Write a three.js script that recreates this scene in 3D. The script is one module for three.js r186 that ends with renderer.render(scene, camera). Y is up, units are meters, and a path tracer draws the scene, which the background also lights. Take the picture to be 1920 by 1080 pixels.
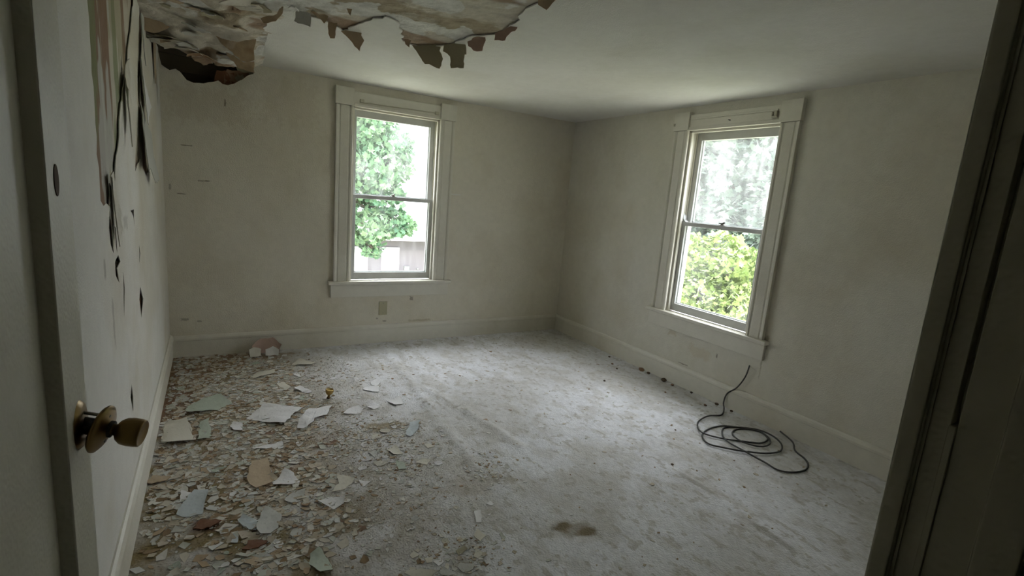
import * as THREE from 'three';
import { mergeGeometries, mergeVertices, toCreasedNormals } from 'three/addons/utils/BufferGeometryUtils.js';
import { TessellateModifier } from 'three/addons/modifiers/TessellateModifier.js';
import { RoundedBoxGeometry } from 'three/addons/geometries/RoundedBoxGeometry.js';

// ------------------------------------------------------------------ camera, sky, sun, exposure
const scene = new THREE.Scene();
const camera = new THREE.PerspectiveCamera(59.337, 16 / 9, 0.02, 200);
camera.position.set(-3.295, 1.426, 4.475);
camera.rotation.set(-0.17881, -0.54093, 0.08147, 'YXZ');
{                                                                                     // overcast sky: brightness rises evenly from the horizon to the zenith
  const w = 64, h = 128, d = new Float32Array(w * h * 4), zenith = 15;
  for (let j = 0; j < h; j++) { const el = ((j + 0.5) / h - 0.5) * Math.PI, L = zenith * (1 + 2 * Math.max(0, Math.sin(el))) / 3; for (let i = 0; i < w; i++) d.set([L * 0.985, L * 0.985, L * 1.06, 1], (j * w + i) * 4); }
  const t = new THREE.DataTexture(d, w, h, THREE.RGBAFormat, THREE.FloatType); t.mapping = THREE.EquirectangularReflectionMapping; t.magFilter = t.minFilter = THREE.LinearFilter; t.needsUpdate = true; scene.background = t;
}
const sun = new THREE.DirectionalLight(0xfff4e0, 4.0);                                // hazy sun, high behind the house
sun.position.set(-7, 13, 9); sun.target.position.set(2, 0, -6);
sun.castShadow = true; sun.shadow.radius = 14; sun.shadow.mapSize.set(2048, 2048);
Object.assign(sun.shadow.camera, { left: -22, right: 22, top: 22, bottom: -22, near: 0.5, far: 60 });
scene.add(sun, sun.target);
const renderer = new THREE.WebGLRenderer({ antialias: true });
renderer.toneMapping = THREE.LinearToneMapping;
renderer.toneMappingExposure = 0.96;
renderer.shadowMap.enabled = true;

// ------------------------------------------------------------------ dimensions (metres)
const W = 3.596, H = 2.237, D = 4.287, FT = 0.12, WT = 0.16, ROOF = 2.66;   // room width, ceiling, front wall plane, thicknesses

// ------------------------------------------------------------------ helpers
function rng(seed) { let s = seed >>> 0; return () => { s = (s + 0x6D2B79F5) | 0; let t = Math.imul(s ^ (s >>> 15), 1 | s); t = (t + Math.imul(t ^ (t >>> 7), 61 | t)) ^ t; return ((t ^ (t >>> 14)) >>> 0) / 4294967296; }; }
function hash(i, j, s) { let h = Math.imul(i, 374761393) + Math.imul(j, 668265263) + Math.imul(s, 1442695041); h = Math.imul(h ^ (h >>> 13), 1274126177); return ((h ^ (h >>> 16)) >>> 0) / 4294967296; }
function vn(x, y, s = 1) { const i = Math.floor(x), j = Math.floor(y); let a = x - i, b = y - j; a = a * a * (3 - 2 * a); b = b * b * (3 - 2 * b);
  const p = hash(i, j, s), q = hash(i + 1, j, s), r = hash(i, j + 1, s), t = hash(i + 1, j + 1, s); return p + (q - p) * a + (r - p) * b + (p - q - r + t) * a * b; }
function fbm(x, y, s = 1, n = 4) { let v = 0, a = 0.5, t = 0; for (let k = 0; k < n; k++) { v += a * vn(x, y, s + k * 17); t += a; a *= 0.5; x *= 2.03; y *= 2.03; } return v / t; }
const sm = (a, b, x) => { const t = Math.min(1, Math.max(0, (x - a) / (b - a))); return t * t * (3 - 2 * t); };
const mix = (a, b, t) => a + (b - a) * t, mix3 = (a, b, t) => [mix(a[0], b[0], t), mix(a[1], b[1], t), mix(a[2], b[2], t)];
function tex(w, h, fn, { srgb = false, repeat = null, wrap = THREE.MirroredRepeatWrapping } = {}) {            // fn(u, v) -> [r, g, b] linear (colour) or a grey value; v runs upward
  const d = new Uint8Array(w * h * 4), enc = (c) => c <= 0.0031308 ? 12.92 * c : 1.055 * Math.pow(c, 1 / 2.4) - 0.055;
  for (let j = 0; j < h; j++) for (let i = 0; i < w; i++) {
    const c = fn((i + 0.5) / w, (j + 0.5) / h), k = (j * w + i) * 4;
    for (let n = 0; n < 3; n++) { const x = Math.min(1, Math.max(0, Array.isArray(c) ? c[n] : c)); d[k + n] = Math.round(255 * (srgb ? enc(x) : x)); }
    d[k + 3] = 255;
  }
  const t = new THREE.DataTexture(d, w, h); t.magFilter = THREE.LinearFilter; t.minFilter = THREE.LinearMipmapLinearFilter; t.generateMipmaps = true;
  if (srgb) t.colorSpace = THREE.SRGBColorSpace;
  t.wrapS = t.wrapT = repeat ? wrap : THREE.ClampToEdgeWrapping; if (repeat) t.repeat.set(...repeat);
  t.needsUpdate = true; return t;
}
const std = (rgb, roughness = 0.8, more = {}) => new THREE.MeshStandardMaterial({ color: new THREE.Color().setRGB(...rgb), roughness, side: THREE.DoubleSide, ...more });
const taken = new Map();
function numbered(name) { const n = taken.get(name) ?? 0; taken.set(name, n + 1); return n ? `${name}_${String(n).padStart(3, '0')}` : name; }
function shade(o) { o.traverse((m) => { if (m.isMesh) { m.castShadow = true; m.receiveShadow = true; } }); return o; }
function uvm(g) {                                                          // uv in metres, by the axis a face looks along
  const n = g.index ? g.toNonIndexed() : g; if (!n.attributes.normal) n.computeVertexNormals();
  const p = n.attributes.position, q = n.attributes.normal, uv = new Float32Array(p.count * 2);
  for (let i = 0; i < p.count; i++) { const ax = Math.abs(q.getX(i)), ay = Math.abs(q.getY(i)), az = Math.abs(q.getZ(i));
    if (ax > ay && ax > az) { uv[2 * i] = p.getZ(i); uv[2 * i + 1] = p.getY(i); } else if (ay > az) { uv[2 * i] = p.getX(i); uv[2 * i + 1] = p.getZ(i); } else { uv[2 * i] = p.getX(i); uv[2 * i + 1] = p.getY(i); } }
  n.setAttribute('uv', new THREE.BufferAttribute(uv, 2)); return n;
}
function mesh(name, geos, m, parent = scene) {
  const list = (Array.isArray(geos) ? geos : [geos]).map(uvm);
  for (const g of list) for (const k of Object.keys(g.attributes)) if (!['position', 'normal', 'uv'].includes(k)) g.deleteAttribute(k);
  const o = new THREE.Mesh(list.length > 1 ? mergeGeometries(list) : list[0], m);
  o.name = parent === scene ? numbered(name) : name; o.castShadow = o.receiveShadow = true; parent.add(o); return o;
}
function tag(o, label, category, group, kind) { o.userData.label = label; o.userData.category = category; if (group) o.userData.group = group; if (kind) o.userData.kind = kind; return o; }
function thing(name, label, category, at = [0, 0, 0], kind, group) { const o = new THREE.Group(); o.name = numbered(name); o.position.set(...at); scene.add(o); return tag(o, label, category, group, kind); }
function part(name, parent) { const o = new THREE.Group(); o.name = name; parent.add(o); return o; }
function box(x0, x1, y0, y1, z0, z1, r = 0) { const g = r ? new RoundedBoxGeometry(x1 - x0, y1 - y0, z1 - z0, 2, r) : new THREE.BoxGeometry(x1 - x0, y1 - y0, z1 - z0); return g.translate((x0 + x1) / 2, (y0 + y1) / 2, (z0 + z1) / 2); }
function shapeOf(pts, holes = []) { const s = new THREE.Shape(pts.map(([x, y]) => new THREE.Vector2(x, y))); for (const h of holes) s.holes.push(new THREE.Path(h.map(([x, y]) => new THREE.Vector2(x, y)))); return s; }
const rect = (x0, x1, y0, y1) => [[x0, y0], [x1, y0], [x1, y1], [x0, y1]];
const slab = (pts, depth, holes) => new THREE.ExtrudeGeometry(shapeOf(pts, holes), { depth, bevelEnabled: false });
function ragged(pts, amp, per, r) {                                        // an outline with a torn edge
  const out = []; pts.forEach(([x, y], i) => { const [X, Y] = pts[(i + 1) % pts.length], l = Math.hypot(X - x, Y - y), n = Math.max(1, Math.round(l / per)); out.push([x, y]);
    for (let k = 1; k < n; k++) { const t = (k + (r() - 0.5) * 0.5) / n, o = (r() - 0.5) * 2 * amp; out.push([mix(x, X, t) - (Y - y) / l * o, mix(y, Y, t) + (X - x) / l * o]); } });
  return out;
}
function sheet(pts, thick, maxEdge, bend, iterations = 4) {                // a thin torn sheet in its own x / y plane, bent out along z
  let g = new THREE.ExtrudeGeometry(shapeOf(pts), { depth: thick, bevelEnabled: false }); g.deleteAttribute('uv');
  g = new TessellateModifier(maxEdge, iterations).modify(g.index ? g.toNonIndexed() : g);
  const p = g.attributes.position; for (let i = 0; i < p.count; i++) { const [dx, dy, dz] = bend(p.getX(i), p.getY(i)); p.setXYZ(i, p.getX(i) + dx, p.getY(i) + dy, p.getZ(i) + dz); }
  g.deleteAttribute('normal'); g.computeVertexNormals(); return toCreasedNormals(g, 0.7);
}
const pairs = (a) => { const o = []; for (let i = 0; i < a.length; i += 2) o.push([a[i], a[i + 1]]); return o; };
function inside(pts, x, y) { let c = false; for (let i = 0, j = pts.length - 1; i < pts.length; j = i++) { const [xi, yi] = pts[i], [xj, yj] = pts[j]; if ((yi > y) !== (yj > y) && x < (xj - xi) * (y - yi) / (yj - yi) + xi) c = !c; } return c; }
function nearSeg(px, py, ax, ay, bx, by) { const dx = bx - ax, dy = by - ay, t = Math.min(1, Math.max(0, ((px - ax) * dx + (py - ay) * dy) / (dx * dx + dy * dy))); return [Math.hypot(px - ax - dx * t, py - ay - dy * t), t]; }

// ------------------------------------------------------------------ materials
const bumpFine = tex(512, 512, (u, v) => 0.6 * fbm(u * 12, v * 12, 3, 4) + 0.4 * vn(u * 160, v * 160, 9), { repeat: [1.6, 1.6] });
function paintTex(seed, base, dirt, w, h, marks) {                         // wall paint of w x h metres: uneven tone, yellowed patches, scuffs
  return tex(1024, Math.round(1024 * h / w), (u, v) => {
    const x = u * w, y = v * h; let c = mix3(base, dirt, 0.55 * sm(0.45, 0.75, fbm(x * 1.1, y * 1.1, seed, 4)) + 0.25 * sm(0.5, 0.8, fbm(x * 5, y * 3, seed + 5, 4)));
    const g = 1 + 0.07 * (fbm(x * 30, y * 30, seed + 9, 2) - 0.5); c = c.map((q) => q * g);
    for (const [mx, my, hw, hh, k, col] of marks ?? []) { const d = Math.max(Math.abs(x - mx) / hw, Math.abs(y - my + 0.15 * hh * Math.sin(60 * x)) / hh) + 0.8 * (fbm(x * 60, y * 60, seed + 3, 3) - 0.5); if (d < 1) c = mix3(c, col ?? [0.16, 0.13, 0.09], k * sm(1, 0.6, d)); }
    return c; }, { srgb: true, repeat: [1 / w, 1 / h] });
}
const M = {
  trim: std([1, 1, 1], 0.5, { map: paintTex(71, [0.69, 0.665, 0.575], [0.54, 0.5, 0.39], 1.7, 1.7), bumpMap: bumpFine, bumpScale: 0.0012 }),
  sash: std([1, 1, 1], 0.55, { map: paintTex(81, [0.62, 0.63, 0.62], [0.42, 0.42, 0.38], 1.3, 1.3), bumpMap: bumpFine, bumpScale: 0.0012 }),
  ceiling: std([1, 1, 1], 0.85, { map: paintTex(91, [0.7, 0.69, 0.645], [0.6, 0.58, 0.5], W, D), bumpMap: bumpFine, bumpScale: 0.002 }),
  wood: std([0.09, 0.06, 0.035], 0.9), board: std([0.07, 0.055, 0.035], 0.9), dark: std([0.03, 0.028, 0.025], 0.8),
  brass: std([0.52, 0.36, 0.13], 0.32, { metalness: 1 }), oldBrass: std([0.24, 0.165, 0.07], 0.34, { metalness: 1 }),
  steel: std([0.25, 0.24, 0.22], 0.45, { metalness: 0.9 }), plate: std([0.42, 0.39, 0.25], 0.5),
  door: std([1, 1, 1], 0.5, { map: paintTex(101, [0.6, 0.58, 0.49], [0.5, 0.47, 0.36], 2, 2), bumpMap: bumpFine, bumpScale: 0.001 }),
  frame: std([1, 1, 1], 0.55, { map: paintTex(111, [0.5, 0.47, 0.36], [0.34, 0.3, 0.2], 1.5, 2), bumpMap: bumpFine, bumpScale: 0.0015 }),
  cord: std([0.055, 0.055, 0.05], 0.6),
};
const plasterTex = tex(1024, 1024, (u, v) => {                             // ceiling substrate, tile of 2.4 m: brown coat, tan skim, pale remains
  const x = u * 2.4, y = v * 2.4, a = fbm(x * 3.2, y * 3.2, 21, 5), b = fbm(x * 5.5 + 4, y * 5.5, 33, 5), e = fbm(x * 2.1, y * 2.6, 57, 4);
  let c = mix3([0.36, 0.3, 0.21], [0.52, 0.48, 0.4], sm(0.42, 0.5, a)); c = mix3(c, [0.62, 0.61, 0.57], sm(0.56, 0.6, b)); c = mix3(c, [0.25, 0.15, 0.08], 0.8 * sm(0.6, 0.68, e));
  const g = 1 + 0.5 * (fbm(x * 22, y * 22, 8, 4) - 0.5); return c.map((q) => q * g); }, { srgb: true, repeat: [1 / 2.4, 1 / 2.4] });
const plasterBump = tex(512, 512, (u, v) => fbm(u * 10, v * 10, 5, 6), { repeat: [1.2, 1.2] });
M.plaster = std([1, 1, 1], 0.95, { map: plasterTex, bumpMap: plasterBump, bumpScale: 0.02 });
M.brownPlaster = std([0.46, 0.34, 0.23], 0.95, { map: plasterTex.clone(), bumpMap: plasterBump, bumpScale: 0.015 }); M.brownPlaster.color.setRGB(0.75, 0.62, 0.48);
const flakeBump = tex(256, 256, (u, v) => fbm(u * 14, v * 14, 15, 5), { repeat: [6, 6] });
const flakeMat = (r, g, b) => std([r, g, b], 0.85, { bumpMap: flakeBump, bumpScale: 0.001 });
const FM = { white: flakeMat(0.74, 0.73, 0.72), cream: flakeMat(0.62, 0.59, 0.5), grey: flakeMat(0.5, 0.5, 0.46), green: flakeMat(0.44, 0.49, 0.4), tan: flakeMat(0.47, 0.37, 0.25), blue: flakeMat(0.5, 0.55, 0.56), brown: flakeMat(0.24, 0.15, 0.09), rust: flakeMat(0.17, 0.075, 0.035), olive: flakeMat(0.33, 0.3, 0.2), pink: flakeMat(0.42, 0.3, 0.24) };

// ------------------------------------------------------------------ floor: a worn carpet with ridges where it has let go
const ridges = [[[-2.397, 0.5], [-2.43, 1.45], 0.007, 0.035], [[-2.0, 0.1], [-2.033, 0.717], 0.012, 0.04], [[-2.033, 0.75], [-2.083, 1.47], 0.013, 0.035], [[-2.083, 1.47], [-2.13, 2.3], 0.009, 0.035], [[-2.0, 1.2], [-1.866, 1.68], 0.011, 0.035], [[-1.866, 1.68], [-1.79, 2.2], 0.012, 0.035], [[-1.27, 0.9], [-1.35, 1.6], 0.006, 0.03], [[-2.765, 0.5], [-2.765, 1.3], 0.004, 0.03], [[-1.115, 2.75], [-1.12, 3.6], 0.006, 0.04], [[-0.7, 2.7], [-0.75, 3.7], 0.004, 0.04]];
function floorY(x, z) { let y = 0.006 * (fbm(x * 2.3 + 7, z * 2.3, 41, 3) - 0.5) + 0.003; for (const [a, b, h, w] of ridges) { const [d, t] = nearSeg(x + 0.03 * (fbm(z * 3, x, 12, 2) - 0.5), z, a[0], a[1], b[0], b[1]); const e = d / w; if (e < 3) y += 1.1 * h * Math.exp(-e * e) * (0.75 + 0.5 * vn(z * 5, h * 900, 6)); }
  return Math.max(0, y); }
{
  const soils = [[-3.45, 0.25, 0.32, 0.3, 0.9, [0.2, 0.13, 0.06]], [-3.05, 0.15, 0.3, 0.14, 0.7, [0.24, 0.16, 0.08]], [-3.5, 0.9, 0.12, 0.7, 0.9, [0.2, 0.1, 0.05]], [-3.1, 1.15, 0.2, 0.16, 0.55, [0.33, 0.2, 0.1]], [-2.96, 1.7, 0.3, 0.2, 0.45, [0.3, 0.22, 0.13]], [-3.13, 1.95, 0.18, 0.25, 0.7, [0.36, 0.24, 0.13]], [-2.43, 1.68, 0.13, 0.07, 0.75, [0.26, 0.2, 0.1]], [-1.985, 2.89, 0.07, 0.05, 0.95, [0.16, 0.12, 0.06]], [-1.91, 2.97, 0.06, 0.035, 0.95, [0.17, 0.13, 0.07]], [-1.95, 2.93, 0.1, 0.07, 0.6, [0.2, 0.16, 0.09]], [-3.34, 2.29, 0.06, 0.05, 0.9, [0.12, 0.05, 0.025]], [-3.18, 2.49, 0.05, 0.04, 0.9, [0.13, 0.055, 0.03]], [-3.4, 2.02, 0.1, 0.1, 0.6, [0.16, 0.09, 0.05]], [-2.2, 2.45, 0.2, 0.09, 0.35, [0.3, 0.24, 0.15]], [-1.11, 2.92, 0.025, 0.12, 0.55, [0.24, 0.21, 0.16]], [-1.14, 3.36, 0.025, 0.16, 0.5, [0.24, 0.21, 0.16]], [-3.25, 1.4, 0.3, 0.5, 0.5, [0.26, 0.22, 0.13]]];
  const map = tex(1400, 1670, (u, v) => {
    const x = u * W - W, z = (1 - v) * D; const n1 = fbm(x * 2.2, z * 2.2, 61, 4), n2 = fbm(x * 14, z * 9, 62, 4), n3 = fbm(x * 60, z * 60, 63, 3);
    let c = mix3([0.58, 0.57, 0.555], [0.71, 0.71, 0.725], sm(0.3, 0.65, n1)); c = mix3(c, [0.46, 0.435, 0.38], 0.45 * sm(0.42, 0.7, n2)); c = mix3(c, [0.37, 0.34, 0.28], 0.55 * sm(0.62, 0.72, fbm(x * 34, z * 24, 64, 4))); c = c.map((q) => q * (0.86 + 0.28 * n3));
    const deb = sm(-2.1, -3.3, x + 0.55 * (fbm(x * 1.7, z * 1.7, 66, 3) - 0.5) + 0.28 * (z < 0.8 ? 0.8 - z : 0)) * sm(3.9, 2.6, z);      // soil trodden in where the ceiling came down
    c = mix3(c, [0.29, 0.245, 0.165], deb * (0.45 + 0.75 * sm(0.35, 0.65, fbm(x * 8, z * 8, 67, 5))));
    for (const [sx, sz, rx, rz, k, col] of soils) { const d = Math.hypot((x - sx) / rx, (z - sz) / rz); if (d < 2.2) c = mix3(c, col, k * sm(1.15, 0.55, d + 1.3 * (fbm(x * 16, z * 16, 68, 5) - 0.5))); }
    return c; }, { srgb: true });
  const pile = tex(512, 512, (u, v) => 0.55 * fbm(u * 26, v * 20, 31, 3) + 0.45 * vn(u * 180, v * 180, 32), { repeat: [4, 4.8] });
  const g = new THREE.PlaneGeometry(W, D + FT, 220, 264); g.rotateX(-Math.PI / 2); g.translate(-W / 2, 0, (D + FT) / 2);
  const p = g.attributes.position; for (let i = 0; i < p.count; i++) p.setY(i, floorY(p.getX(i), p.getZ(i))); g.computeVertexNormals();
  const uv = g.attributes.uv; for (let i = 0; i < p.count; i++) uv.setXY(i, (p.getX(i) + W) / W, 1 - p.getZ(i) / D);
  const f = thing('floor', 'worn grey beige carpeted floor with wrinkles and brown dirt stains', 'floor', [0, 0, 0], 'structure');
  const c = new THREE.Mesh(g, std([1, 1, 1], 0.97, { map, bumpMap: pile, bumpScale: 0.005 })); c.name = 'carpet'; c.castShadow = c.receiveShadow = true; f.add(c);
  mesh('subfloor', box(-W - WT, WT, -0.2, -0.004, -WT, 6.2), M.wood, f);
}
// ------------------------------------------------------------------ walls
const WALLC = [0.68, 0.64, 0.53], WALLD = [0.56, 0.505, 0.375];
const hole = (c) => [[c - 0.4, 0.56], [c + 0.4, 0.56], [c + 0.4, 2.068], [c - 0.4, 2.068]];
const WX = -1.892, WZ = 1.929;                                             // window centres along the back and the right wall
{
  const r = rng(11), gap = ragged([[-3.62, 2.3], [-3.585, 2.13], [-3.535, 2.1], [-3.5, 2.115], [-3.435, 2.052], [-3.36, 2.045], [-3.3, 2.06], [-3.24, 2.083], [-3.18, 2.06], [-3.136, 2.08], [-3.08, 2.12], [-3.01, 2.17], [-2.995, 2.3]], 0.012, 0.035, r);
  const o = thing('wall_back', 'off white plaster wall with left window and broken upper left corner', 'wall', [0, 0, 0], 'structure');
  const marks = [[W - 3.46, 1.6, 0.045, 0.004, 0.8], [W - 3.34, 1.355, 0.05, 0.005, 0.9], [W - 3.49, 1.25, 0.04, 0.004, 0.8], [W - 3.56, 1.3, 0.008, 0.03, 0.5], [W - 3.5, 0.3, 0.03, 0.012, 0.5], [W - 3.4, 0.28, 0.02, 0.008, 0.5], [W - 1.33, 1.4, 0.1, 0.006, 0.7, [0.75, 0.75, 0.72]], [W - 1.7, 0.41, 0.02, 0.02, 0.6], [W - 2.02, 0.23, 0.015, 0.01, 0.5], [W - 1.95, 0.2, 0.02, 0.01, 0.5], [W - 1.6, 0.19, 0.12, 0.012, 0.5, [0.35, 0.3, 0.18]], [W - 3.2, 1.93, 0.006, 0.03, 0.9], [W - 3.3, 1.9, 0.3, 0.14, 0.2, [0.42, 0.33, 0.2]], [W - 2.75, 2.0, 0.25, 0.2, 0.18, [0.45, 0.36, 0.24]]];
  const map = paintTex(121, WALLC, WALLD, W, ROOF, marks); map.wrapS = THREE.RepeatWrapping; map.offset.set(1, 0);
  mesh('plaster', slab(rect(-W - WT, WT, -0.1, ROOF), WT, [hole(WX), gap]).translate(0, 0, -WT), std([1, 1, 1], 0.85, { map, bumpMap: bumpFine, bumpScale: 0.003 }), o);
  mesh('added_light_stop', box(-3.8, -2.85, 1.95, 2.5, -WT - 0.012, -WT + 0.006), M.board, o);  // added board, blocks sky light that would leak between the sheathing boards
  for (let k = 0; k < 3; k++) mesh('sheathing_board', box(-3.75, -2.9, 2.0 + k * 0.115, 2.112 + k * 0.115, -WT + 0.005, -0.1 - 0.008 * (k % 2), 0.004), M.board, o);
  for (const [x, y, w, h, m] of [[-3.12, 2.12, 0.09, 0.06, FM.brown], [-3.2, 2.11, 0.07, 0.05, FM.rust], [-3.07, 2.17, 0.06, 0.07, FM.olive]])
    mesh('brown_plaster', sheet(ragged([[x - w, y - h], [x + w, y - h * 0.7], [x + w * 0.9, y + h], [x - w * 0.7, y + h]], 0.008, 0.03, r), 0.02, 0.04, (a, b) => [0, 0, -0.07 + 0.02 * fbm(a * 20, b * 20, 4)]), m, o);
}
{
  const o = thing('wall_right', 'off white plaster wall with right window', 'wall', [0, 0, 0], 'structure');
  const map = paintTex(141, [0.66, 0.635, 0.545], [0.55, 0.505, 0.39], 4.6, ROOF, [[1.95, 0.33, 0.12, 0.05, 0.25, [0.5, 0.4, 0.22]], [2.1, 0.36, 0.008, 0.02, 0.7], [1.65, 0.42, 0.05, 0.03, 0.4, [0.45, 0.36, 0.2]], [2.46, 0.56, 0.03, 0.06, 0.6, [0.3, 0.27, 0.17]], [2.46, 0.4, 0.006, 0.12, 0.6, [0.3, 0.27, 0.17]], [1.8, 0.19, 0.06, 0.004, 0.8]]);
  mesh('plaster', slab(rect(-WT, D + FT, -0.1, ROOF), WT, [hole(WZ)]).rotateY(-Math.PI / 2).translate(WT, 0, 0), std([1, 1, 1], 0.85, { map, bumpMap: bumpFine, bumpScale: 0.003 }), o);
}
const leftSlits = [[[2.3, 1.27], [2.266, 1.203], [2.27, 1.12], [2.317, 1.154], [2.33, 1.218]], [[2.174, 1.101], [2.134, 1.071], [2.214, 1.058], [2.187, 1.0], [2.257, 1.04], [2.251, 1.089]], [[2.085, 1.023], [2.069, 0.957], [2.118, 0.849], [2.108, 0.926]], [[1.564, 1.061], [1.535, 1.02], [1.585, 0.978]], [[1.603, 0.87], [1.505, 0.793], [1.613, 0.723], [1.655, 0.822]], [[1.789, 1.237], [1.687, 1.235], [1.69, 1.159], [1.715, 1.21]], [[2.031, 0.55], [2.008, 0.483], [2.03, 0.428], [2.079, 0.511]], [[2.215, 1.21], [2.19, 1.2], [2.195, 1.11], [2.212, 1.14]], [[0.218, 2.2], [0.17, 1.95], [0.225, 1.82], [0.24, 2.0]]];
{
  const r = rng(5), o = thing('wall_left', 'left wall with peeling off white paint, stained plaster and vertical cracks', 'wall', [0, 0, 0], 'structure');
  const flip = (a) => a.map(([z, y]) => [-z, y]);
  const peel = ragged([[2.52, H - 0.003], [2.46, 1.89], [2.455, 1.544], [2.45, 1.31], [2.3, 1.285], [2.26, 1.36], [2.175, 1.34], [2.12, 1.42], [2.02, 1.5], [1.9, 1.66], [1.7, 1.8], [1.56, 1.95], [1.4, 2.1], [1.27, H - 0.003]], 0.012, 0.05, r);
  const crack = ragged([[0.93, H - 0.003], [0.98, 2.13], [1.12, 1.96], [1.23, 1.74], [1.08, 1.68], [0.88, 1.64], [0.95, 1.55], [0.88, 1.42], [1.12, 1.38], [1.35, 1.46], [1.56, 1.4], [1.5, 1.52], [1.35, 1.71], [1.26, 1.92], [1.13, 2.1], [1.06, H - 0.003]], 0.01, 0.06, r);
  const base = tex(1024, 640, (u, v) => { const z = 4.4 - u * 4.4, y = v * ROOF; const a = fbm(z * 9, y * 1.6, 71, 5), b = fbm(z * 12, y * 2.2, 77, 5), e = fbm(z * 5, y * 5, 79, 5);
    let c = mix3([0.4, 0.36, 0.26], [0.52, 0.49, 0.4], sm(0.4, 0.6, e)); c = mix3(c, [0.21, 0.12, 0.07], 0.9 * sm(0.5, 0.58, a + 0.24 * sm(2.05, 2.3, z))); c = mix3(c, [0.2, 0.23, 0.11], 0.8 * sm(0.48, 0.58, b) * sm(1.6, 1.8, z)); return mix3(c, [0.5, 0.5, 0.46], 0.8 * sm(0.6, 0.66, fbm(z * 7, y * 3, 83, 4))); }, { srgb: true, repeat: [-1 / 4.4, 1 / ROOF], wrap: THREE.RepeatWrapping });
  mesh('plaster_base', slab(rect(-(D - 0.001), 0, -0.1, ROOF), 0.02, leftSlits.map((q) => flip(q))).rotateY(Math.PI / 2).translate(-W - 0.028, 0, 0), std([1, 1, 1], 0.95, { map: base, bumpMap: plasterBump, bumpScale: 0.015 }), o);
  mesh('cavity_board', box(-W - 0.07 - WT, -W - 0.07, -0.1, ROOF, -WT, 6.2), M.board, o);
  mesh('edge_batten', [box(-W - 0.07, -W - 0.028, -0.1, ROOF, -WT, 0.02), box(-W - 0.07, -W - 0.004, -0.1, ROOF, D - 0.001, 6.2)], M.board, o);
  const map = paintTex(161, [0.66, 0.645, 0.59], [0.52, 0.475, 0.36], 4.4, ROOF, [[1.95, 1.2, 0.06, 0.03, 0.3], [2.45, 1.1, 0.02, 0.04, 0.5], [2.35, 0.9, 0.02, 0.1, 0.4]]);
  mesh('paint_layer', slab(rect(-(D - 0.001), 0, 0.002, H - 0.001), 0.003, [flip(peel), flip(crack), ...leftSlits.map(flip)]).rotateY(Math.PI / 2).translate(-W - 0.003, 0, 0), std([1, 1, 1], 0.8, { map, bumpMap: bumpFine, bumpScale: 0.0015 }), o);
  // curls of paint still hanging: outline in (z, y), lifted off the wall along +x
  const curl = (pts, m, lift, out) => { const q = ragged(pts, 0.008, 0.03, r), ys = q.map((k) => k[1]), zs = q.map((k) => k[0]), top = Math.max(...ys), z0 = (Math.max(...zs) + Math.min(...zs)) / 2, hw = (Math.max(...zs) - Math.min(...zs)) / 2;
    const g = sheet(flip(q), 0.003, 0.04, (a, b) => { const t = (top - b) / (top - Math.min(...ys)), s = (-a - z0) / hw; return [0, 0, lift * t + out * s * s + 0.006 * (fbm(a * 14, b * 14, 9) - 0.5)]; });
    mesh('paint_curl', g.rotateY(Math.PI / 2).translate(-W + 0.001, 0, 0), m, o); };
  curl([[1.24, 1.72], [1.12, 1.68], [0.98, 1.6], [1.0, 1.48], [0.92, 1.36], [1.06, 1.34], [1.2, 1.42], [1.42, 1.4], [1.33, 1.58]], FM.grey, 0.03, 0.012);
  curl([[1.22, 1.95], [1.14, 1.95], [1.02, 1.74], [1.14, 1.64], [1.24, 1.78]], FM.white, 0.02, 0.01);
  curl([[1.05, 2.2], [0.97, 2.2], [1.06, 2.0], [1.14, 1.93]], FM.grey, 0.015, 0.006);
  curl([[2.3, 1.38], [2.22, 1.4], [2.2, 1.2], [2.24, 1.14], [2.28, 1.24]], FM.cream, 0.012, 0.008);
  curl([[1.86, 1.72], [1.72, 1.86], [1.75, 1.62], [1.84, 1.5]], FM.cream, 0.015, 0.012);
  curl([[0.5, 2.2], [0.3, 2.22], [0.36, 2.0], [0.44, 1.94]], FM.tan, 0.008, 0.004);
}
{
  const o = thing('wall_front', 'dim plaster wall around the doorway', 'wall', [0, 0, 0], 'structure');
  mesh('plaster', slab(rect(-W - WT, WT, -0.1, ROOF), FT, [[[-3.5, -0.05], [-2.69, -0.05], [-2.69, 2.02], [-3.5, 2.02]]]).translate(0, 0, D), std([1, 1, 1], 0.85, { map: paintTex(171, WALLC, WALLD, W, ROOF) }), o);
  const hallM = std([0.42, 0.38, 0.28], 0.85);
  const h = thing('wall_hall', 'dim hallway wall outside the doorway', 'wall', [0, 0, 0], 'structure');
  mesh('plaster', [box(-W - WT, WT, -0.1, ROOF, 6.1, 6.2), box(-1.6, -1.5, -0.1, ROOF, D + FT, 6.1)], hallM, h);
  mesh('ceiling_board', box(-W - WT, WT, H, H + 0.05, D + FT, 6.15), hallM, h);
  tag(mesh('roof', box(-W - WT - 0.3, WT + 0.3, ROOF, ROOF + 0.1, -WT - 0.3, 6.5), M.board), 'flat boarded roof deck above the ceiling', 'roof', null, 'structure');
}

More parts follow.
